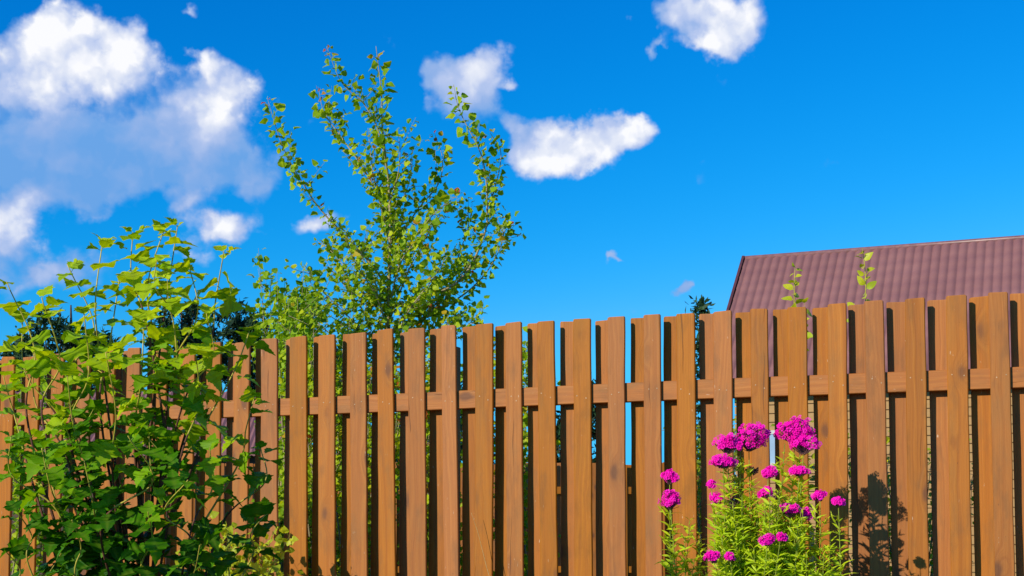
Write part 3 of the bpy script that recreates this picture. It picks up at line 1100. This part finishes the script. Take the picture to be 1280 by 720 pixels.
# ------------------------------------------------------------------ poplar behind the fence
def alt_leaves(fo, pts, tpls, s_from, s_to, gap, size, age_fn, spread=0.02, hang=0.35, rgx=rg):
    L = arclen(pts)
    T = L[-1]
    s = s_from * T
    a = rgx.uniform(0, 6)
    while s < s_to * T:
        j = max(i_ for i_ in range(len(L)) if L[i_] <= s)
        j = min(j, len(pts) - 2)
        u = (s - L[j]) / max(1e-6, L[j + 1] - L[j])
        p = pts[j] * (1 - u) + pts[j + 1] * u
        d = unit(pts[j + 1] - pts[j])
        X = unit(np.cross(d, [0.2, 1, 0.1]))
        Z = np.cross(X, d)
        rd = math.cos(a) * X + math.sin(a) * Z
        ld = unit(rd + d * 0.45 + np.array([0, 0, 1.0]) * rgx.normal(-hang * 0.4, .35))
        up = unit(rgx.normal(0, .5, 3) + np.array([-.35, -.45, .55]))
        Xf, Yf, Zf = frame(ld, up)
        fr_ = s / T
        sz = size(fr_, (1 - fr_) * T) * rgx.uniform(.7, 1.2)
        fo.add(tpls[rgx.integers(len(tpls))], p + rd * spread * rgx.random(), Xf, Yf, Zf, sz, float(np.clip(age_fn(fr_, (1 - fr_) * T) + rgx.normal(0, .08), 0, 1)))
        s += gap * rgx.uniform(.6, 1.4)
        a += 2.4 + rgx.normal(0, .3)


rg = np.random.default_rng(21)
YP = 12.0
pop = empty('young_poplar', at(486, 700, YP), 0)
pop.location.z = 0
tag(pop, 'tall slim young poplar with airy upright branches rising behind the fence', 'tree')
pf = Leaves()
pt = Tubes(7)
pb = Tubes(6)
base_p = as_np(pop.location)
trunk = spline([base_p, as_np(at(487, 600, YP)), as_np(at(485, 480, YP)), as_np(at(486, 357, YP)), as_np(at(487, 251, YP)), as_np(at(478, 160, YP)), as_np(at(477, 119, YP)), as_np(at(470, 58, YP))], 50)
TL = arclen(trunk)
pt.add(trunk, [0.030 * (1 - l / TL[-1]) ** 0.9 + 0.0025 for l in TL])
BR = [  # pixel polyline from trunk outwards, depth offset at tip
    ([(486, 360), (455, 320), (405, 267), (379, 230), (353, 182), (334, 122)], -.3),
    ([(486, 300), (474, 250), (453, 209), (427, 172), (405, 140), (398, 109)], .3),
    ([(485, 220), (474, 167), (455, 130), (427, 103), (408, 58)], -.15),
    ([(486, 420), (520, 380), (575, 350), (603, 300), (609, 262), (603, 198), (575, 140), (567, 106)], -.2),
    ([(608, 262), (620, 230), (626, 190), (612, 165)], -.1),
    ([(486, 350), (500, 300), (522, 262), (548, 230), (553, 198), (543, 166)], .35),
    ([(486, 340), (515, 300), (545, 265), (578, 240)], -.4),
    ([(500, 400), (560, 380), (600, 350), (625, 310), (632, 270)], .3),
    ([(486, 400), (450, 360), (420, 320), (395, 300)], .4),
    ([(486, 440), (440, 400), (400, 360), (380, 330)], -.3),
    
    ([(486, 300), (500, 260), (512, 225), (516, 200)], .3),
    ([(485, 260), (497, 220), (500, 190), (497, 160)], -.2),
    ([(486, 270), (468, 225), (463, 190), (460, 160)], .1),
    ([(486, 450), (540, 430), (580, 410), (605, 385)], -.3),
    ([(486, 470), (430, 430), (390, 400), (360, 380)], .3),
    ([(487, 500), (540, 470), (590, 450), (628, 425)], .2),
    ([(487, 530), (430, 500), (390, 470), (350, 440)], -.3),
    ([(487, 560), (540, 520), (600, 500), (640, 470)], -.2),
    ([(487, 560), (440, 540), (390, 520), (350, 500)], .2),
    ([(487, 620), (540, 580), (600, 560), (635, 540)], .3),
    ([(487, 620), (440, 590), (380, 570), (345, 560)], -.2),
    
    ([(487, 380), (500, 330), (520, 300), (535, 285)], -.5),
    ([(487, 420), (470, 370), (445, 330), (432, 300)], -.5),
    ([(487, 440), (510, 390), (540, 350), (560, 320)], -.5),
    ([(487, 430), (525, 400), (555, 370), (580, 300), (590, 265)], .45),
    ([(487, 430), (530, 395), (570, 350), (596, 320)], .2), ([(487, 400), (510, 340), (530, 300), (552, 262)], .1),
    ([(487, 430), (455, 390), (425, 350), (405, 330)], .1), ([(487, 390), (462, 340), (440, 300), (418, 275)], -.1),
    ([(487, 460), (520, 430), (560, 405), (600, 400)], .1), ([(487, 470), (455, 430), (420, 400), (395, 385)], -.1),
]
for bi, (poly, dof) in enumerate(BR):
    P = [as_np(at(x, y, YP + dof * i / (len(poly) - 1))) for i, (x, y) in enumerate(poly)]
    pts = spline(P, 30)
    T = arclen(pts)[-1]
    pb.add(pts, (0.0045 + 0.0035 * T, 0.0016))
    big = bi < 7
    alt_leaves(pf, pts, POPT, 0.10, 1.0, 0.0175, (lambda f, d: (0.052 + 0.055 * max(0, f - .35)) if d > 0.13 else 0.030 + 0.25 * d) if big else (lambda f, d: 0.056 if d > .06 else 0.036),
               (lambda f, d: 0.03 if d < 0.035 else (0.18 if d < 0.10 else 0.30 + 0.65 * rg.random())) if big else (lambda f, d: 0.28 + 0.7 * rg.random() ** 1.5))
    # side twigs, many low down and few near the tips
    L = arclen(pts)
    ntw = int(T * (12 if poly[0][1] > 390 else 5))
    for k in range(ntw):
        f0 = rg.uniform(0.08, 0.80 if big else 0.95) ** 1.0
        j = int(f0 * 29)
        p = pts[j]
        d = unit(pts[min(j + 1, 29)] - pts[j])
        dirn = unit(d * 0.6 + rg.normal(0, .6, 3) + np.array([0, 0, .35]))
        ln = rg.uniform(.14, .42) * (1 - 0.45 * f0)
        tw = [p, p + dirn * ln * .5 + np.array([0, 0, .01]), p + dirn * ln + np.array([0, 0, .04])]
        tw = spline(tw, 7)
        pb.add(tw, (0.003, 0.001), False)
        alt_leaves(pf, tw, POPT, 0.1, 1.0, 0.034, lambda f, d: 0.053, lambda f, d: 0.28 + 0.7 * rg.random() ** 1.5)
alt_leaves(pf, trunk, POPT, 0.30, 0.985, 0.018, lambda f, d: (0.078 if d > .09 else .040) if f > .66 else .042, lambda f, d: 0.03 if d < 0.05 else (0.12 if d < 0.14 else 0.5 + 0.3 * rg.random()))
# twigs straight from the trunk
for k in range(80):
    f0 = rg.uniform(0.12, 0.62)
    j = int(f0 * 49)
    p = trunk[j]
    dirn = unit(rg.normal(0, 1, 3) * np.array([1, 1, .3]) + np.array([0, 0, .8]))
    ln = rg.uniform(.15, .6) * (1.1 - f0)
    tw = spline([p, p + dirn * ln * .5, p + dirn * ln + np.array([0, 0, .05])], 7)
    pb.add(tw, (0.003, 0.001), False)
    alt_leaves(pf, tw, POPT, 0.1, 1.0, 0.034, lambda f, d: 0.053, lambda f, d: 0.28 + 0.7 * rg.random() ** 1.5)
link('trunk', pt.mesh('trunk'), M_BARK, pop, world_space=True)
link('branches', pb.mesh('branches'), M_BARK, pop, world_space=True)
link('foliage', pf.mesh('foliage'), M_POP, pop, world_space=True)


def shrub(name, label, cat, px, pw, ptop, Y, nst, mat, tpls, size, gap, age, seed, zbase=0.0, pbot=740, depth=.35, group=None, stem_mat=None):
    """many-stemmed small shrub: stems fan from one root, leaves alternate along each"""
    global rg
    r_ = np.random.default_rng(seed)
    rg = r_
    loc = at(px, 700, Y)
    loc.z = zbase
    root = empty(name, loc, 0)
    tag(root, label, cat, group)
    fo = Leaves()
    tb_ = Tubes(5)
    b = as_np(loc)
    for k in range(nst):
        x = px + pw * r_.uniform(-1, 1)
        yt = ptop(x) + r_.uniform(0, 55)
        P1 = as_np(at(x, yt, Y + r_.uniform(-depth, depth)))
        P0 = b + np.array([r_.normal(0, .08), r_.normal(0, .08), -0.03])
        mid = P0 * .45 + P1 * .55 + np.array([(P1[0] - P0[0]) * .12, r_.normal(0, .06), 0.0])
        pts = spline([P0, mid, P1], 20)
        T = arclen(pts)[-1]
        tb_.add(pts, (0.004 + .003 * T, .0012))
        alt_leaves(fo, pts, tpls, .12, 1.0, gap, lambda f, d: size if d > .08 else size * .6, age, rgx=r_)
        for q in range(int(T * 6)):
            j = r_.integers(4, 19)
            dirn = unit(r_.normal(0, .6, 3) + np.array([0, 0, .6]))
            ln = r_.uniform(.1, .3)
            tw = spline([pts[j], pts[j] + dirn * ln * .5, pts[j] + dirn * ln], 6)
            tb_.add(tw, (.0022, .0009), False)
            alt_leaves(fo, tw, tpls, .15, 1.0, gap, lambda f, d: size * .85, age, rgx=r_)
    link('stems', tb_.mesh('stems'), stem_mat or M_BARK, root, world_space=True)
    link('foliage', fo.mesh('foliage'), mat, root, world_space=True)
    return root


shrub('poplar_sapling', 'shorter yellow-green poplar sapling left of the tall poplar behind the fence', 'tree', 352, 46, lambda x: 292 + abs(x - 342) * .9, 11.2, 12, M_POP, POPT, .060, .030,
      lambda f, d: 0.38 + 0.5 * rg.random(), 31)
shrub('rounded_shrub', 'dense light green shrub between the sapling and the tall poplar', 'shrub', 398, 44, lambda x: 352, 11.0, 16, M_POP, POPT, .052, .028,
      lambda f, d: 0.36 + 0.5 * rg.random(), 32)
shrub('climbing_shrub', 'thin leafy shrub just topping the fence right of the tall poplar', 'shrub', 652, 26, lambda x: 402 + abs(x - 664) * .8, 9.6, 12, M_POP, POPT, .050, .036,
      lambda f, d: 0.3 + 0.35 * rg.random(), 33)
shrub('hedge_shrub', 'green shrub seen only through the gaps below the tall poplar', 'shrub', 560, 60, lambda x: 430, 10.6, 16, M_POP, POPT, .050, .032,
      lambda f, d: 0.2 + 0.4 * rg.random(), 34)
shrub('hedge_shrub', 'green shrub seen only through the gaps right beside the leafy bush', 'shrub', 440, 70, lambda x: 430, 10.6, 18, M_POP, POPT, .050, .032,
      lambda f, d: 0.2 + 0.4 * rg.random(), 35)
shrub('garden_shrub', 'low yellow-green shrub showing at the gaps under the fence rail at far left', 'shrub', 30, 50, lambda x: 450, 12.0, 12, M_POP, POPT, .055, .034,
      lambda f, d: 0.35 + 0.4 * rg.random(), 36)
shrub('low_bush', 'low dark green growth in the gaps behind the phlox', 'shrub', 900, 45, lambda x: 500, 9.4, 14, M_YEL, OVT, .050, .034,
      lambda f, d: 0.55 + 0.4 * rg.random(), 37)


shrub('tall_weeds', 'sparse yellow-green weeds showing in the gaps at the right end of the fence', 'weeds', 1130, 110, lambda x: 500 + abs(x - 1100) * .5, 8.6, 20, M_YEL, OVT, .050, .05,
      lambda f, d: 0.35 + 0.5 * rg.random(), 38)


def sapling(px, top, name_label, seed, lean=0, xb=None):
    r_ = np.random.default_rng(seed)
    Y = 9.0
    loc = at(xb or px, 700, Y)
    loc.z = 0
    root = empty('leafy_sapling', loc, 0)
    tag(root, name_label, 'sapling', 'two thin saplings in front of the mauve roof')
    fo = Leaves()
    tb_ = Tubes(6)
    pts = spline([as_np(loc) - np.array([0, 0, .03]), as_np(at((xb or px) + 3, 560, Y)), as_np(at(px + 4, 450, Y)), as_np(at(px + 3, (top + 390) / 2, Y)), as_np(at(px + lean, top, Y))], 40)
    tb_.add(pts, (.008, .0018))
    T = arclen(pts)[-1]
    alt_leaves(fo, pts, OVT,   .25, 1.0, .021, lambda f, d: .066 if d > .05 else .045, lambda f, d: 0.08 + .28 * r_.random(), rgx=r_, spread=.005)
    for k in range(4):
        j = int(r_.uniform(.3, .60) * 39)
        dn_ = unit(np.array([r_.choice([-1, 1]) * .5, r_.normal(0, .3), 1.0]))
        ln = r_.uniform(.10, .22)
        tw = spline([pts[j], pts[j] + dn_ * ln * .5, pts[j] + dn_ * ln + np.array([0, 0, .04])], 8)
        tb_.add(tw, (.003, .0012))
        alt_leaves(fo, tw, OVT, .2, 1.0, .035, lambda f, d: .065, lambda f, d: 0.1 + .4 * r_.random(), rgx=r_)
    link('stem', tb_.mesh('stem'), M_STEMY, root, world_space=True)
    link('foliage', fo.mesh('foliage'), M_YEL, root, world_space=True)


sapling(990, 334, 'shorter yellow-green sapling tip, left one of the two before the mauve roof', 41, 4, 1004)
sapling(1079, 310, 'taller yellow-green sapling tip, right one of the two before the mauve roof', 42, -1, 1098)


# ------------------------------------------------------------------ far dark trees
def clump_tree(name, label, px, Y, ptop, prx, pbase, seed, nclump=70, nleaf=60, conifer=False, group='dark trees far behind the garden'):
    r_ = np.random.default_rng(seed)
    loc = at(px, 678, Y)
    loc.z = 0
    root = empty(name, loc, 0)
    tag(root, label, 'tree', group)
    top = at(px, ptop, Y).z
    bot = max(0.8, at(px, pbase, Y).z)
    rx = prx / F * Y
    tb_ = Tubes(8)
    b = as_np(loc)
    tb_.add(spline([b - np.array([0, 0, .2]), b + np.array([.1, 0, top * .5]), b + np.array([0, 0, top * .95])], 10), (0.05 * top * .6, .02))
    quad = (np.array([(-.5, 0, 0), (0, -.18, .05), (.5, 0, 0), (0, .18, .05)], float) + np.array([.5, 0, 0]), [(0, 1, 2, 3)], np.zeros(4))
    fo = Leaves()
    for k in range(nclump):
        if conifer:
            t = r_.random() ** .8
            rr = rx * (1 - t) ** .8 * math.sqrt(r_.uniform(.2, 1)) + .03
            z = bot + (top - bot) * t
            a = r_.uniform(0, 6.28)
            c = b + np.array([rr * math.cos(a), rr * math.sin(a), z])
            cr = 0.16 + rx * .10
        else:
            th = r_.uniform(0, 6.28)
            ph_ = math.acos(r_.uniform(-1, 1))
            rad = r_.uniform(.35, 1.0) ** .6
            c = b + np.array([rx * rad * math.sin(ph_) * math.cos(th), rx * rad * math.sin(ph_) * math.sin(th), (top + bot) / 2 + (top - bot) / 2 * .93 * rad * math.cos(ph_)])
            cr = rx * r_.uniform(.10, .22)
            if k % 5 == 0:
                tb_.add([b + np.array([0, 0, max(bot * .8, (c[2]) * .6)]), (b + c) / 2 + np.array([0, 0, c[2] * .1]), c], (.05, .012), False)
        ag = r_.uniform(0, 1)
        for q in range(nleaf):
            o_ = r_.normal(0, .5, 3) * cr
            d = unit(r_.normal(0, 1, 3) + np.array([0, 0, .5]))
            X, Yv, Z = frame(d, unit(r_.normal(0, 1, 3)))
            fo.add(quad, c + o_, Yv, X, Z, (0.20 if not conifer else .17) * r_.uniform(.6, 1.3), float(np.clip(ag + r_.normal(0, .2), 0, 1)))
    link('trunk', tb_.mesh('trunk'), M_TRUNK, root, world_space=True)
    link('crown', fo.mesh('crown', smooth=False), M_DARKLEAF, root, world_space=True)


clump_tree('broadleaf_tree', 'dark round tree far off behind the bush, left of its neighbour', 222, 40, 366, 40, 560, 51, 80, 70)
clump_tree('broadleaf_tree', 'dark round tree far off between the bush and the poplar sapling', 292, 42, 368, 50, 560, 52, 95, 70)
clump_tree('broadleaf_tree', 'dark tree far off at the left, showing over the fence through the bush', 82, 38, 364, 62, 600, 53, 110, 70)
clump_tree('broadleaf_tree', 'dark tree far off at the left edge of the picture', 18, 42, 398, 40, 600, 54, 70, 60)
clump_tree('broadleaf_tree', 'low dark tree far off seen through the gaps in the middle of the fence', 728, 34, 462, 42, 640, 55, 70, 60)
clump_tree('broadleaf_tree', 'low dark tree far off seen through gaps below the tall poplar', 560, 36, 470, 70, 680, 57, 80, 60)
clump_tree('broadleaf_tree', 'low dark tree far off seen through gaps behind the rounded shrub', 420, 36, 430, 70, 680, 58, 80, 60)
clump_tree('conifer', 'slim dark conifer tip peeping over the fence left of the mauve roof', 880, 30, 380, 15, 650, 56, 60, 22, True)

# ------------------------------------------------------------------ phlox
rgf = np.random.default_rng(77)
PET = None


def floret_template():
    v = [(0, 0, 0)]
    t = [1.0]
    f = []
    for k in range(5):
        a = k * 2 * math.pi / 5
        s0 = len(v)
        for (da, r, z) in ((-.16, .30, .03), (-.52, .78, .06), (-.28, 1.0, .02), (0, .94, .05), (.28, 1.0, .02), (.52, .78, .06), (.16, .30, .03)):
            v.append((r * math.cos(a + da), r * math.sin(a + da), z))
            t.append(0.8 if r < .5 else 0.0)
        f.append(tuple([0] + [s0 + i for i in range(7)]))
    return np.array(v, float), f, np.array(t)


FLO = floret_template()
BUD = (np.array([(-.25, 0, 0), (0, -.25, .0), (.25, 0, 0), (0, .25, 0), (0, 0, 1.4)], float), [(0, 1, 4), (1, 2, 4), (2, 3, 4), (3, 0, 4)], np.zeros(5))


def flower_head(parent, c, rx, rz, n, faded=False):
    fo = Leaves()
    cal = Tubes(4)
    c = np.asarray(c, float)
    nl = 1 if rx < .02 else (3 if rx < .05 else 6)
    lobes = [(rgf.uniform(-.5, .5), rgf.uniform(-.4, .4), rgf.uniform(-.3, .3), rgf.uniform(.58, .78)) for q in range(nl)] if nl > 1 else [(0, 0, 0, 1)]
    for k in range(n):
        lo = lobes[k % nl]
        th = rgf.uniform(0, 6.28)
        cz = rgf.uniform(-.45, 1.0)
        s_ = math.sqrt(max(0, 1 - cz * cz))
        dn_ = np.array([s_ * math.cos(th), s_ * math.sin(th), cz])
        lump = rgf.uniform(.70, 1.12)
        p = c + (dn_ * lump * lo[3] + np.array(lo[:3])) * np.array([rx, rx * .8, rz * 1.1])
        nrm = unit(dn_ * np.array([.8, .8, .7]) + rgf.normal(0, .28, 3) + np.array([-.45, -.60, .25]))
        X, Yv, Z = frame(unit(np.cross(nrm, rgf.normal(0, 1, 3))), nrm)
        if not faded:
            fo.add(FLO, p, X, Yv, Z, rgf.uniform(.0110, .0150), float(np.clip(.45 + rgf.normal(0, .38), 0, 1)))
            cal.add([c - np.array([0, 0, rz * .8]) + dn_ * .01, p - nrm * .004], (.0011, .0011), False)
        else:
            cal.add([c - np.array([0, 0, rz * .8]) + dn_ * .01, p - nrm * .004], (.0011, .0008), False)
            cal.add([p - nrm * .006, p + nrm * .006], (.0035, .001), True)
    h = None
    if not faded:
        h = link('flower_head', fo.mesh('flower_head', smooth=False), M_FLOWER, parent, world_space=True)
        h2 = link('calyx', cal.mesh('calyx'), M_FADED, h)
    else:
        h = link('faded_flower_head', cal.mesh('faded_flower_head'), M_FADED, parent, world_space=True)
    return h


def phlox(label, bx, Y, heads, extra, seed, by=None):
    """heads: (px, py, rx_px, rz_px, dY, faded); extra: leafy stems without a head"""
    global rg
    rg = np.random.default_rng(seed)
    loc = at(bx, 700, Y); loc.z = 0
    root = empty('phlox_plant', loc, 0)
    tag(root, label, 'flowers', 'pink phlox in front of the fence')
    fo = Leaves()
    st = Tubes(5)
    b = as_np(loc)

    def stem(P1, leaf_top, r=.003):
        P0 = b + np.array([rg.normal(0, .05) + (P1[0] - b[0]) * .35, rg.normal(0, .04), -.02])
        mid = (P0 + P1) / 2 + np.array([(P1[0] - P0[0]) * .10, rg.normal(0, .02), 0])
        pts = spline([P0, mid, P1], 26)
        st.add(pts, (r * 1.4, r * .7))
        L = arclen(pts); T = L[-1]
        s = T - leaf_top
        a = rg.uniform(0, 3)
        while s > .12 * T:
            j = min(max(i_ for i_ in range(len(L)) if L[i_] <= s), 24)
            p = pts[j] + (pts[j + 1] - pts[j]) * ((s - L[j]) / (L[j + 1] - L[j]))
            dist = T - s
            for sd in (0, 1):
                aa = a + sd * math.pi + rg.normal(0, .2)
                rd = np.array([math.cos(aa), math.sin(aa), 0])
                ld = unit(rd + np.array([0, 0, rg.uniform(.35, 1.1)]))
                X, Yv, Z = frame(ld, unit(np.array([-.45, -.5, .8]) - rd * .3 + rg.normal(0, .25, 3)))
                sz = (.044 + .044 * min(1, dist / .35)) * rg.uniform(.75, 1.15)
                fo.add(LANT[rg.integers(3)], p, X, Yv, Z, sz, float(np.clip(.05 + dist * .40 + rg.normal(0, .14), 0, 1)))
            # small axillary shoot
            if rg.random() < .55 and dist > .06:
                aa = a + rg.uniform(0, 6)
                rd = np.array([math.cos(aa), math.sin(aa), 1.3])
                q = p + unit(rd) * rg.uniform(.03, .08)
                st.add([p, q], (.0015, .0008), False)
                for z_ in range(5):
                    ab = rg.uniform(0, 6.28)
                    ld = unit(np.array([math.cos(ab), math.sin(ab), rg.uniform(.4, 1.4)]))
                    X, Yv, Z = frame(ld, unit(np.array([-.45, -.5, .7]) + rg.normal(0, .3, 3)))
                    fo.add(LANT[rg.integers(3)], p + (q - p) * rg.uniform(.4, 1), X, Yv, Z, rg.uniform(.028, .050), float(np.clip(.1 + dist * .4 + rg.normal(0, .12), 0, 1)))
            s -= rg.uniform(.022, .036)
            a += math.pi / 2 + rg.normal(0, .15)
    for (px, py, rx, rz, dY, fd) in heads:
        rx, rz = rx * 1.05, rz * 1.22
        c = as_np(at(px, py, Y + dY))
        sc = (Y + dY) / F
        rxm, rzm = rx * sc, rz * sc
        stem(c - np.array([0, 0, rzm * .8]), 0.045 + rzm)
        n_ = int(max(10, 1500 * (rx / 240) ** 2 * 6 * (0.5 + .5 * rz / rx)))
        n_ = int(min(230, 0.42 * rx * (rx + rz) * .5 + 16))
        flower_head(root, c, max(rxm - .008, .008), max(rzm - .006, .006), n_, fd)
        if rx > 20:
            for k in range(2): stem(c + np.array([rg.uniform(-.5, .5) * rxm, 0, -rzm * .8]), .05)
    for (px, py, dY) in extra:
        stem(as_np(at(px, py, Y + dY)), 0.0, .0024)
    link('stems', st.mesh('stems'), M_STEMG, root, world_space=True)
    link('foliage', fo.mesh('foliage'), M_PHL, root, world_space=True)


def fence_Y(px, dep=-.3):
    d = direction(px, 640)
    t = ((Vector((0, D0, 0)).dot(FN)) - dep) / d.dot(FN)
    return d.y * t


phlox('slim pink phlox with two flower heads, leftmost of the flowers at the fence', 850, fence_Y(845, -.45),
      [(837, 597, 13, 9, .0, False), (838, 625, 14, 12, -.05, False)], [(862, 650, 0), (875, 668, .03), (856, 672, -.05), (884, 690, 0), (868, 700, -.06), (845, 690, .04)], 61)
random.seed(9)
ex = []
for k in range(60):
    px = 890 + (1010 - 888) * rgf.random()
    ex.append((px, 612 + rgf.random() * 75 + abs(px - 955) * .25, rgf.uniform(-.18, .12)))
phlox('broad pink phlox clump with many magenta heads in the middle of the flowers', 955, fence_Y(955, -.62),
      [(936, 548, 25, 17, 0, False), (909, 556, 18, 12, -.05, False), (904, 577, 17, 9, -.08, False), (993, 538, 24, 17, .02, False), (1004, 556, 17, 13, -.03, False),
       (999, 589, 14, 7, -.05, False), (960, 590, 11, 9, -.1, False), (889, 606, 6, 5, 0, False), (898, 623, 11, 8, 0, False), (956, 617, 9, 7, -.1, False),
       (988, 639, 13, 8, -.1, False), (1008, 642, 9, 10, -.06, False), (959, 675, 12, 8, -.2, False), (975, 671, 9, 6, -.2, False), (893, 697, 12, 8, -.15, False),
       (913, 696, 9, 6, -.15, False), (927, 634, 4, 3, 0, False), (916, 628, 9, 9, -.02, True), (939, 589, 10, 6, .02, True), (972, 620, 7, 6, .02, True)], ex, 62)
phlox('thin pink phlox with two small heads leaning right, beside the leaf shadows', 1012, fence_Y(1030, -.60),
      [(1025, 620, 10, 7, 0, False), (1048, 628, 10, 6, -.03, False)], [(1038, 668, 0), (1020, 660, .03), (1030, 690, -.05), (1012, 668, .05), (1046, 700, 0), (1008, 690, -.1)], 63)

# ------------------------------------------------------------------ low plant by the fence foot, straws
shrub('pale_shrub', 'low pale yellow-green shrub at the bottom of the fence right of the bush', 'shrub', 292, 56, lambda x: 655 + abs(x - 290) * .3, 8.35, 15, M_YEL, POPT, .055, .028,
      lambda f, d: 0.25 + .45 * rg.random(), 71, group=None, stem_mat=M_STEMG)


def straw(label, pl, Y):
    tb_ = Tubes(5)
    P = [as_np(at(x, y, Y)) for x, y in pl]
    base_ = P[0].copy(); base_[2] = 0.0
    pts = spline([base_] + P, 20)
    tb_.add(pts, (.0026, .0010))
    o = link('grass_stalk', tb_.mesh('grass_stalk'), M_STRAW)
    tag(o, label, 'grass stalk', 'dry grass stalks against the fence')


straw('dry bent straw lying slantwise against the fence in the middle', [(624, 760), (610, 715), (598, 668), (589, 641)], fence_Y(600, -.06))
